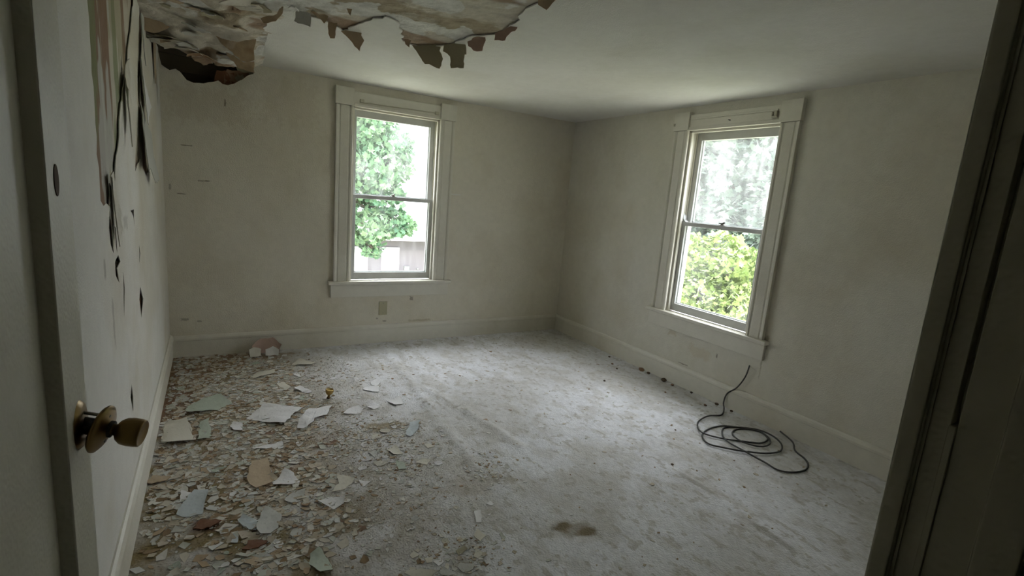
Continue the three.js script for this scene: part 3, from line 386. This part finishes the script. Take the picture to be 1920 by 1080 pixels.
const look = {
  A: ['white', 'largest white paint sheet on the carpet, left of the forked white sheet'], B: ['white', 'forked white paint sheet below the small brass knob'], C: ['green', 'wide pale grey green paint sheet near the left baseboard'], D: ['cream', 'broad dirty cream paint sheet closest to the left baseboard'],
  E: ['green', 'green lens flare tint painted in as a narrow piece beside the broad cream sheet'], F: ['white', 'small rounded white flake left of the largest white sheet'], G: ['cream', 'long pale flake behind the debris near the baseboard heap'], H: ['white', 'pale slanted flake left of the small brass knob'],  // E: green of a lens flare, put into the colour of a flake
  I: ['cream', 'curled cream flake behind the largest white sheet'], J: ['white', 'white flake on the first carpet ridge, right of the brass knob'], K: ['white', 'small white flake behind another on the first carpet ridge'], L: ['white', 'oval white flake in front of the first carpet ridge'],
  M: ['white', 'thin white flake right of the oval white flake'], N: ['white', 'small white flake far back between baseboard heap and brass knob'], O: ['cream', 'long cream flake farthest back, near the back wall'], Q: ['white', 'star shaped white flake in the middle of the debris'],
  R: ['grey', 'pale grey flake just below the star shaped white flake'], S: ['white', 'bright pointed white flake alone on brown soil'], T: ['cream', 'pale triangular flake above the bright pointed white flake'], U: ['white', 'small white triangular flake right of the pale triangular flake'],
  V: ['white', 'small bright white flake lying on the pale blue sheet'], W: ['blue', 'large pale blue paint sheet near the left baseboard'], X: ['blue', 'pale blue square flake beside the crumpled pale sheet'], Y: ['grey', 'crumpled pale grey sheet right of the square blue flake'],
  Zt: ['tan', 'large tan brown paint piece above the crumpled pale sheet'], AA: ['white', 'long narrow white strip below the largest white sheet'], AB: ['white', 'pale flake between two carpet ridges'], AC: ['white', 'tiny bright white triangular flake between blue sheet and tan piece'],
  AD: ['blue', 'tall pale bluish flake at the right edge of the debris'], AE: ['cream', 'pale cream flake left of the pair at the debris edge'], AF: ['green', 'pale green flake lowest of the right hand debris cluster'], AG: ['cream', 'small pale flake farthest right of the debris cluster'],
  AH: ['cream', 'curled pale flake below the farthest right cluster flake'], AI: ['grey', 'small grey flake in the middle right debris'], BA: ['white', 'straight narrow white strip alone on the open carpet'], BB: ['white', 'small white chip right above the straight narrow strip'],
  BC: ['white', 'tiny white chip right beside the straight narrow strip'], BD: ['cream', 'pale chip just below the straight narrow strip'], BE: ['cream', 'upright cream chip in the nearest right hand cluster'], BF: ['grey', 'wide pale grey flake at the bottom of the right hand cluster'],
  BG: ['cream', 'pale chip at the left of the nearest right hand cluster'], BH: ['cream', 'small cream chip in the middle of the nearest right hand cluster'], BI: ['white', 'rounded white chip in the nearest right hand cluster'], BJ: ['cream', 'small upright chip left of the wide grey flake'],
  BK: ['olive', 'curled yellowish chip in the nearest right hand cluster'], BL: ['cream', 'wide cream sheet at the very front, left of the nearest cluster'], BM: ['grey', 'pale grey chip at the very front of the nearest cluster'], CA: ['green', 'large folded pale green sheet in the front of the debris'],
  CB: ['tan', 'pinkish tan flake beside the rust brown piece'], CC: ['grey', 'pale pointed flake near the left baseboard in front'], CD: ['blue', 'small pale blue flake below the square blue flake'], CE: ['white', 'small bright flake between crumpled sheet and folded green sheet'], CF: ['grey', 'dull grey pointed flake right of the crumpled pale sheet'], CG: ['cream', 'narrow slanted cream flake behind the folded green sheet'],
};
const placed = [];
{
  const r = rng(77);
  for (const [key, x, z, flat] of big) {
    const [m, label] = look[key], pts = pairs(flat).map(([a, b]) => [a, -b]), size = Math.max(...pts.map(([a, b]) => Math.hypot(a, b)));
    const a = r() * Math.PI, ca = Math.cos(a), sa = Math.sin(a), lift = 0.06 + 0.14 * r(), one = r() - 0.5;
    let q = ragged(pts, size * 0.05, Math.max(0.018, size * 0.22), r); if (THREE.ShapeUtils.area(q.map(([u, v]) => new THREE.Vector2(u, v))) < 0) q = q.reverse();
    const g = sheet(q, 0.0018, Math.max(0.03, size * 0.4), (u, v) => { const t = (u * ca + v * sa) / size, s = (-u * sa + v * ca) / size; return [0, 0, size * (lift * t * t + 0.1 * one * t + 0.03 * Math.sin(4 * s + a)) + 0.1 * size * (fbm(u * 25, v * 25, 50, 2) - 0.5)]; }, 3).rotateX(-Math.PI / 2);
    g.computeBoundingBox(); g.translate(0, -g.boundingBox.min.y, 0);
    const o = mesh('paint_flake', g, FM[m]); o.position.set(x, floorY(x, z) + 0.001, z); tag(o, label, 'paint flake', 'fallen paint flakes'); placed.push([x, z, size]);
  }
}
{
  // small flakes: a dozen shapes, laid one by one
  const r = rng(301), shapes = [];
  for (let k = 0; k < 14; k++) {
    const n = 6 + Math.floor(r() * 4), rim = [], ax = r() * 6.28, lift = 0.1 + 0.35 * r(), long = 0.55 + 0.45 * r();
    for (let i = 0; i < n; i++) { const t = (i + 0.7 * (r() - 0.5)) / n * Math.PI * 2, d = 0.6 + 0.4 * r(); rim.push([Math.cos(t) * d, Math.sin(t) * d * long]); }
    const up = ([x, y]) => lift * (x * Math.cos(ax) + y * Math.sin(ax)) ** 2 + 0.08 * r(), pos = [], top = rim.map((p) => [p[0], up(p), p[1]]), c = [0, 0.02, 0], T = 0.05;
    const tri = (a, b, d) => pos.push(...a, ...b, ...d), lowr = (p) => [p[0], p[1] - T, p[2]];
    for (let i = 0; i < n; i++) { const a = top[i], b = top[(i + 1) % n]; tri(c, b, a); tri(lowr(c), lowr(a), lowr(b)); tri(a, b, lowr(b)); tri(a, lowr(b), lowr(a)); }
    const g = new THREE.BufferGeometry(); g.setAttribute('position', new THREE.Float32BufferAttribute(pos, 3)); g.computeVertexNormals(); g.computeBoundingBox(); g.translate(0, -g.boundingBox.min.y, 0); shapes.push(uvm(g));
  }
  const zones = { edge: 'along the left baseboard', mid: 'in the middle debris', right: 'on the right debris fringe', front: 'in the nearest scatter' };
  const kinds = ['white', 'cream', 'cream', 'grey', 'grey', 'tan', 'green', 'tan', 'brown'];
  const free = (x, z, s) => placed.every(([a, b, c]) => Math.hypot(a - x, b - z) > 0.75 * (c + s));
  const dense = (x, z) => { let d = sm(-2.35, -3.25, x + 0.35 * (fbm(x * 2, z * 2, 88, 3) - 0.5)) * sm(3.1, 2.5, z + 0.2 * fbm(x * 3, z, 4)) * sm(0.05, 0.5, z + 0.5 * sm(-2.9, -3.3, x)) * (1 - 0.8 * sm(-3.15, -3.35, x) * sm(2.15, 2.4, z)); d = Math.max(d, 0.8 * Math.exp(-(((x + 2.52) / 0.22) ** 2) - (((z - 2.05) / 0.22) ** 2)), 0.95 * Math.exp(-(((x + 2.62) / 0.3) ** 2) - (((z - 1.8) / 0.18) ** 2)), Math.exp(-(((x + 2.5) / 0.16) ** 2) - (((z - 2.88) / 0.12) ** 2)), 0.6 * Math.exp(-(((x + 2.1) / 0.12) ** 2) - (((z - 2.35) / 0.14) ** 2)), 0.35 * Math.exp(-(((x + 2.6) / 0.25) ** 2) - (((z - 2.5) / 0.25) ** 2)), 0.3 * Math.exp(-(((x + 2.7) / 0.4) ** 2) - (((z - 0.8) / 0.4) ** 2))); return Math.max(d, 0.012); };
  let n = 0, guard = 0;
  while (n < 242 && guard++ < 60000) {
    const x = -W + 0.05 + r() * 2.4, z = 0.06 + r() * 2.95; if (r() > dense(x, z)) continue;
    const s = (0.018 + 0.034 * r() * r()) * (z > 2.4 ? 0.75 : 1) * (x < -3.0 ? 1.3 : 1); if (!free(x, z, s)) continue; placed.push([x, z, s]);
    const tone = x > -2.7 ? ['white', 'cream', 'grey', 'white'][Math.floor(r() * 4)] : kinds[Math.floor(r() * kinds.length)], zone = zones[z > 2.55 ? 'front' : x < -3.22 ? 'edge' : x < -2.45 ? 'mid' : 'right'];
    const o = new THREE.Mesh(shapes[Math.floor(r() * shapes.length)], FM[tone]), label = `${s < 0.024 ? 'tiny' : s < 0.036 ? 'small' : 'palm sized'} ${{ green: 'grey green', tan: 'tan brown', brown: 'dark brown' }[tone] ?? tone} paint flake ${zone}, ${z < 0.9 ? 'far back' : z < 1.75 ? 'level with the white sheets' : 'before the white sheets'}`;
    o.name = numbered('paint_flake'); o.scale.set(s, s * 0.6, s); o.position.set(x, floorY(x, z) + 0.0005, z); o.rotation.y = r() * 6.28; o.castShadow = o.receiveShadow = true; scene.add(o); tag(o, label, 'paint flake', label.replace('flake', 'flakes')); n++;
  }
  // plaster crumbs between them, past counting
  const im = thing('plaster_crumbs', 'tiny plaster and paint crumbs strewn between the flakes on the carpet', 'crumbs', [0, 0, 0], 'stuff'), m4 = new THREE.Matrix4(), eu = new THREE.Euler(), qt = new THREE.Quaternion(), col = new THREE.Color();
  const tones = [[0.64, 0.62, 0.56], [0.56, 0.52, 0.43], [0.46, 0.4, 0.3], [0.5, 0.51, 0.44], [0.26, 0.18, 0.1], [0.4, 0.3, 0.19], [0.6, 0.6, 0.57], [0.5, 0.44, 0.35]];
  for (let v = 0; v < 7; v++) {
    const n = 4 + v % 3, long = 0.4 + 0.6 * r(), rim = [], pos = [];
    for (let k = 0; k < n; k++) { const t = (k + 0.8 * (r() - 0.5)) / n * 6.283, q = 0.5 + 0.5 * r(); rim.push([Math.cos(t) * q, 0.14 + 0.2 * r(), Math.sin(t) * q * long]); }
    const c = [0, 0.16, 0], lowr = (q) => [q[0], q[1] - 0.2, q[2]]; for (let k = 0; k < n; k++) { const p = rim[k], q = rim[(k + 1) % n]; pos.push(...c, ...q, ...p, ...p, ...q, ...lowr(q), ...p, ...lowr(q), ...lowr(p)); }
    const g = new THREE.BufferGeometry(); g.setAttribute('position', new THREE.Float32BufferAttribute(pos, 3)); g.computeVertexNormals();
    const N = 1300, c1 = new THREE.InstancedMesh(g, std([1, 1, 1], 0.9), N);
    for (let i = 0; i < N;) { const x = -W + 0.03 + r() * 3.4, z = 0.03 + r() * 3.3, d = dense(x, z); if (r() > Math.min(1, d * 1.2 + 0.004)) continue; const s = 0.005 + 0.03 * r() ** 2.6 * (x < -2.8 ? 1.2 : 0.5);
      m4.compose(new THREE.Vector3(x, floorY(x, z) + 0.001, z), qt.setFromEuler(eu.set(0.35 * (r() - 0.5), r() * 6.28, 0.35 * (r() - 0.5))), new THREE.Vector3(s, Math.min(s, 0.012) * 0.9, s)); c1.setMatrixAt(i, m4); c1.setColorAt(i++, col.setRGB(...tones[Math.floor(r() * tones.length)])); }
    c1.name = 'crumbs'; c1.userData.kind = 'stuff'; im.add(c1);
  }
}
{
  const r = rng(9), lump = (rx, ry, rz, seed) => { const g = mergeVertices(new THREE.IcosahedronGeometry(1, 3).deleteAttribute('normal').deleteAttribute('uv')), p = g.attributes.position; for (let i = 0; i < p.count; i++) { const x = p.getX(i), y = p.getY(i), z = p.getZ(i), k = 0.62 + 0.75 * fbm(x * 1.7 + seed, y * 1.7 + z * 1.3, seed, 4); p.setXYZ(i, x * k * rx, y * k * ry, z * k * rz); } g.computeVertexNormals(); g.computeBoundingBox(); g.translate(0, -g.boundingBox.min.y, 0); return toCreasedNormals(g, 0.6); };
  // heap against the back baseboard
  const leaf = (pts, tiltX, turn, at, m, label) => { const g = sheet(ragged(pts, 0.006, 0.03, r), 0.004, 0.03, (u, v) => [0, 0, 1.8 * u * u + 0.02 * fbm(u * 20, v * 20, 6)], 3).rotateX(tiltX).rotateY(turn); const o = mesh('paint_flake', g, m); o.position.set(...at); tag(o, label, 'paint flake', 'torn pieces heaped at the back baseboard'); };
  leaf([[-0.1, 0], [0.1, 0], [0.12, 0.06], [0.06, 0.125], [-0.04, 0.12], [-0.1, 0.07]], -0.25, 0.1, [-2.95, 0.008, 0.085], FM.pink, 'pinkish torn plaster piece leaning on the back baseboard');
  leaf([[-0.05, 0], [0.03, 0], [0.04, 0.05], [-0.01, 0.075], [-0.05, 0.06]], -0.5, 0.3, [-3.02, 0.008, 0.15], FM.cream, 'left cream flake in front of the pinkish piece at the baseboard');
  leaf([[-0.045, 0], [0.05, 0], [0.05, 0.05], [0.0, 0.08], [-0.05, 0.05]], -0.6, -0.3, [-2.91, 0.008, 0.17], FM.white, 'right white curled flake in front of the pinkish piece at the baseboard');
  for (const [x, z, s, m, label] of [[-3.342, 2.289, 0.05, FM.rust, 'rust brown torn piece near the left baseboard, beside the pale blue sheet'], [-3.181, 2.494, 0.045, FM.rust, 'rust brown torn piece beside the pinkish tan flake'], [-3.54, 1.85, 0.05, FM.tan, 'tan plaster piece against the left baseboard']]) {
    const q = ragged([[-s, -s * 0.4], [s * 0.2, -s * 0.7], [s, -s * 0.1], [s * 0.6, s * 0.5], [-s * 0.5, s * 0.6]], s * 0.12, s * 0.4, r), g = sheet(q, 0.004, s * 0.4, (u, v) => [0, 0, 0.35 * s * fbm(u * 40, v * 40, 11, 3)], 3).rotateX(-Math.PI / 2); g.computeBoundingBox(); g.translate(0, -g.boundingBox.min.y, 0);
    const o = mesh('plaster_piece', g, m); o.position.set(x, floorY(x, z), z); tag(o, label, 'plaster piece', 'brown pieces in the debris'); }
  const darks = [[-0.06, 1.42, 0.022], [-0.055, 1.5, 0.014], [-0.06, 1.68, 0.019], [-0.065, 1.78, 0.012], [-0.045, 1.96, 0.01], [-0.09, 1.026, 0.009], [-0.202, 1.197, 0.009], [-0.253, 1.313, 0.008], [-0.566, 1.516, 0.008], [-0.154, 2.181, 0.01], [-0.05, 2.2, 0.012], [-0.05, 2.33, 0.01], [-0.25, 1.877, 0.008], [-0.706, 2.391, 0.006], [-1.082, 2.707, 0.008]];
  darks.forEach(([x, z, s], i) => { const o = mesh('dark_crumb', lump(s, s * 0.7, s * 1.2, i + 2), i % 3 ? M.wood : FM.brown); o.position.set(x, floorY(x, z), z); tag(o, i === 0 ? 'largest dark brown clump against the right baseboard under the window' : (x > -0.1 ? z < 1.3 ? 'dark brown crumb at the right baseboard closest to the room corner' : z < 1.9 ? 'small dark brown crumb against the right baseboard under the window' : 'small dark brown crumb against the right baseboard behind the cord' : z < 1.6 ? 'small dark speck on the bright carpet near the room corner' : 'small dark speck on the open carpet left of the coiled cord'), 'crumb', 'dark crumbs along the right wall'); });
  const chip = mesh('white_chip', lump(0.008, 0.006, 0.008, 4), FM.white); chip.position.set(-0.592, floorY(-0.592, 3.05), 3.05); tag(chip, 'tiny bright white chip on the carpet in front of the coiled cord', 'chip');
  // the other half of the door knob, standing on its neck
  const k = thing('brass_knob', 'small brass cup shaped knob standing in the debris above the forked sheet', 'knob', [-2.655, floorY(-2.655, 1.15), 1.15]); k.rotation.z = -0.12;
  mesh('knob_head', new THREE.LatheGeometry([[0.008, 0.022], [0.016, 0.028], [0.023, 0.038], [0.0265, 0.052], [0.0255, 0.062], [0.0215, 0.0635], [0.019, 0.056], [0.006, 0.05], [0, 0.05]].map(([x, y]) => new THREE.Vector2(x, y)), 32), M.brass, k);
  mesh('neck', new THREE.LatheGeometry([[0, 0], [0.011, 0], [0.012, 0.006], [0.008, 0.01], [0.008, 0.0235]].map(([x, y]) => new THREE.Vector2(x, y)), 24), M.oldBrass, k);
}

// ------------------------------------------------------------------ outdoors: garden one storey below, maple, pale garage, trees
const GY = -3.0;
tag(mesh('ground', box(-40, 45, GY - 0.2, GY, -45, 30), std([1, 1, 1], 1, { map: tex(512, 512, (u, v) => mix3([0.26, 0.3, 0.14], [0.5, 0.47, 0.4], sm(0.4, 0.6, fbm(u * 9, v * 9, 5, 5))), { srgb: true, repeat: [0.1, 0.1] }) })), 'garden ground with grass and pale gravel outside the windows', 'ground', null, 'structure');
{
  const o = thing('garage', 'pale lilac garage with white doors behind the maple', 'building', [0, GY, -14]);
  const wallM = std([0.17, 0.155, 0.17], 0.9), whiteM = std([0.75, 0.75, 0.76], 0.7), roofM = std([0.4, 0.39, 0.39], 0.9);
  mesh('wall', box(-3, 9, 0, 2.62, -6, 0), wallM, o);
  mesh('roof', slab([[0.45, 2.55], [0.45, 2.68], [-3, 3.3], [-6.4, 2.68], [-6.4, 2.55]], 12.6).applyMatrix4(new THREE.Matrix4().makeBasis(new THREE.Vector3(0, 0, 1), new THREE.Vector3(0, 1, 0), new THREE.Vector3(-1, 0, 0))).translate(9.3, 0, 0), roofM, o);
  mesh('fascia', box(-3.3, 9.3, 2.5, 2.7, 0.42, 0.47), whiteM, o);
  for (const [a, b] of [[-1.6, 1.55], [2.06, 2.72], [4.4, 7.2]]) { const d = part('garage_door', o); mesh('leaf', box(a, b, 0.02, 2.2, 0, 0.05), whiteM, d); for (let k = 0; k < 3; k++) mesh('panel_board', box(a + 0.1, b - 0.1, 0.15 + k * 0.7, 0.72 + k * 0.7, 0.05, 0.07), whiteM, d); }
  mesh('meter_box', box(2.92, 3.12, 1.26, 1.5, 0, 0.12, 0.01), std([0.2, 0.2, 0.2], 0.6), o);
  mesh('wall_lamp', box(3.42, 3.5, 1.36, 1.42, 0, 0.08, 0.01), std([0.2, 0.2, 0.2], 0.6), o);
}
const leafShape = (() => { const lobes = [[0, -0.5], [0.16, -0.3], [0.42, -0.34], [0.32, -0.12], [0.5, 0.1], [0.24, 0.12], [0.2, 0.28], [0, 0.52], [-0.2, 0.28], [-0.24, 0.12], [-0.5, 0.1], [-0.32, -0.12], [-0.42, -0.34], [-0.16, -0.3]]; const g = new THREE.ShapeGeometry(shapeOf(lobes)); const p = g.attributes.position; for (let i = 0; i < p.count; i++) p.setZ(i, -0.22 * Math.abs(p.getX(i)) - 0.2 * p.getY(i) ** 2); g.computeVertexNormals(); return g; })();
const leafMat = new THREE.MeshPhysicalMaterial({ color: 0xffffff, roughness: 0.9, transmission: 0.35, thickness: 0, side: THREE.DoubleSide });
function tree(name, label, at, trunk, blobs, count, size, c0, c1, seed) {
  const o = thing(name, label, 'tree', at, null, 'trees outside the windows'), r = rng(seed), bark = std([0.16, 0.13, 0.1], 0.95);
  const [tx, th, tr] = trunk, top = new THREE.Vector3(tx, th, 0);
  mesh('trunk', new THREE.TubeGeometry(new THREE.CatmullRomCurve3([new THREE.Vector3(0, 0, 0), new THREE.Vector3(tx * 0.3 + 0.05, th * 0.5, 0.04), top]), 10, tr, 10), bark, o);
  for (const [x, y, z] of blobs) mesh('branch', new THREE.TubeGeometry(new THREE.CatmullRomCurve3([top.clone().lerp(new THREE.Vector3(0, th * 0.5, 0), 0.5 * r()), new THREE.Vector3((x + tx) / 2, (y + th) / 2 + 0.15, z / 2), new THREE.Vector3(x, y, z)]), 8, tr * 0.28, 6), bark, o);
  const im = new THREE.InstancedMesh(leafShape, leafMat, count), m4 = new THREE.Matrix4(), q = new THREE.Quaternion(), col = new THREE.Color(), tot = blobs.reduce((a, b) => a + b[3] ** 2, 0), v = new THREE.Vector3();
  let i = 0;
  for (const [x, y, z, R] of blobs) { const n = Math.min(count - i, Math.floor(count * R * R / tot)), tone = r(); for (let k = 0; k < n; k++) { const t = r() * 6.283, c = 2 * r() - 1, s = Math.sqrt(1 - c * c), d = R * (0.55 + 0.5 * Math.sqrt(r())) * (0.8 + 0.4 * vn(t * 2, c * 3, seed));
    const dx = s * Math.cos(t), dy = c, dz = s * Math.sin(t); q.setFromEuler(new THREE.Euler(-0.9 + 0.9 * (r() - 0.5) + 0.5 * dz, r() * 6.28, 0.8 * (r() - 0.5), 'YXZ')); const S = size * (0.7 + 0.6 * r());
    m4.compose(new THREE.Vector3(x + dx * d, y + dy * d * 0.85, z + dz * d), q, new THREE.Vector3(S, S, S)); im.setMatrixAt(i, m4); const w = Math.min(1, Math.max(0, 0.5 * tone + 0.6 * r())); im.setColorAt(i++, col.setRGB(mix(c0[0], c1[0], w), mix(c0[1], c1[1], w), mix(c0[2], c1[2], w))); } }
  im.count = i; im.name = 'foliage'; im.userData.kind = 'stuff'; im.castShadow = im.receiveShadow = true; o.add(im); return o;
}
// maple behind the back window: boughs that reach to the right of its trunk
tree('maple_tree', 'green maple tree outside the left window', [-2.4, GY, -7], [0.3, 4.4, 0.16],
  [[2.0, 5.55, 0, 0.6], [2.55, 5.3, 0.1, 0.5], [2.1, 4.75, 0.2, 0.62], [2.75, 4.85, 0, 0.36], [2.35, 4.15, 0.1, 0.48], [2.05, 3.5, 0.2, 0.45], [2.6, 3.62, 0.1, 0.38], [2.98, 3.55, 0, 0.24], [2.15, 3.05, 0.25, 0.26], [1.2, 5.6, -0.2, 0.9], [1.1, 4.5, 0, 0.9], [1.2, 3.5, 0, 0.7], [0.2, 5.6, 0, 1.1], [-0.8, 4.9, 0, 1.1], [0, 6.6, -0.3, 1.0], [1.3, 6.6, -0.3, 0.9], [2.1, 6.3, -0.2, 0.5]], 20000, 0.14, [0.06, 0.17, 0.09], [0.22, 0.35, 0.17], 401);
tree('leafy_tree', 'tall pale green tree filling the upper right window', [9.5, GY, -5.2], [0.1, 4.5, 0.2],
  [[0, 5.2, 0, 1.6], [-0.5, 6.4, 1.4, 1.5], [-0.4, 6.2, -1.5, 1.5], [-0.3, 3.8, 1.6, 1.3], [-0.2, 3.7, -1.4, 1.3], [0.5, 7.6, 0, 1.6], [-0.6, 4.8, 2.9, 1.3], [-0.4, 6.8, 3.0, 1.4], [0, 4.6, -3.0, 1.3], [0, 6.6, -3.0, 1.4]], 30000, 0.19, [0.13, 0.2, 0.16], [0.27, 0.35, 0.28], 402);
tree('leafy_shrub', 'bright yellow green leafy tree behind the lower right window', [6.2, GY, -2.9], [0, 2.2, 0.08],
  [[0, 2.6, 0, 0.75], [-0.1, 3.4, -0.5, 0.6], [0, 3.3, 0.6, 0.6], [-0.1, 2.5, 0.9, 0.6], [0, 2.4, -1.0, 0.65], [0.2, 3.7, 0.1, 0.4], [0, 1.7, 0.2, 0.7], [0, 1.6, 1.1, 0.6], [0, 1.6, -0.9, 0.6]], 7000, 0.14, [0.17, 0.26, 0.06], [0.4, 0.47, 0.17], 403);
tree('leafy_tree', 'darker green tree at the right of the lower right window', [7.8, GY, -1.2], [0, 3.0, 0.12],
  [[0, 3.6, 0, 1.0], [0, 4.6, 0.5, 0.9], [0, 2.6, 0.6, 0.9], [0, 3.4, 1.3, 0.9], [0, 2.4, -0.6, 0.7]], 6000, 0.17, [0.06, 0.16, 0.11], [0.14, 0.26, 0.17], 404);
tree('leafy_tree', 'pale tree farthest back behind the upper right window', [13, GY, -7.5], [0, 5, 0.25],
  [[0, 5, 0, 2.2], [0, 7.5, 1, 2.2], [0, 7, -2.5, 2.2], [0, 4, 3, 2], [0, 6.5, 3.5, 2.2], [0, 4, -3, 2], [0, 9, 0, 2]], 22000, 0.32, [0.16, 0.24, 0.2], [0.28, 0.36, 0.31], 405);
{ const r = rng(66); for (let k = 0; k < 3; k++) { const g = mergeVertices(new THREE.IcosahedronGeometry(1, 3).deleteAttribute('normal').deleteAttribute('uv')), p = g.attributes.position; for (let i = 0; i < p.count; i++) { const x = p.getX(i), y = p.getY(i), z = p.getZ(i), s = 0.8 + 0.5 * fbm(x * 1.5 + k * 5, y * 1.5 + z, 7, 3); p.setXYZ(i, x * s * 0.5, y * s * 0.4, z * s * 0.5); } g.computeVertexNormals();
  const o = mesh('garden_boulder', g, std([0.7, 0.69, 0.66], 0.95)); o.position.set(4.6 - 0.1 * k, GY + 0.25, -3.4 + k * 1.5); tag(o, ['pale boulder under the left side of the right window tree', 'pale boulder in the middle under the right window tree', 'pale boulder on the right under the right window tree'][k], 'boulder', 'pale boulders in the garden'); } }

shade(scene);
renderer.render(scene, camera);
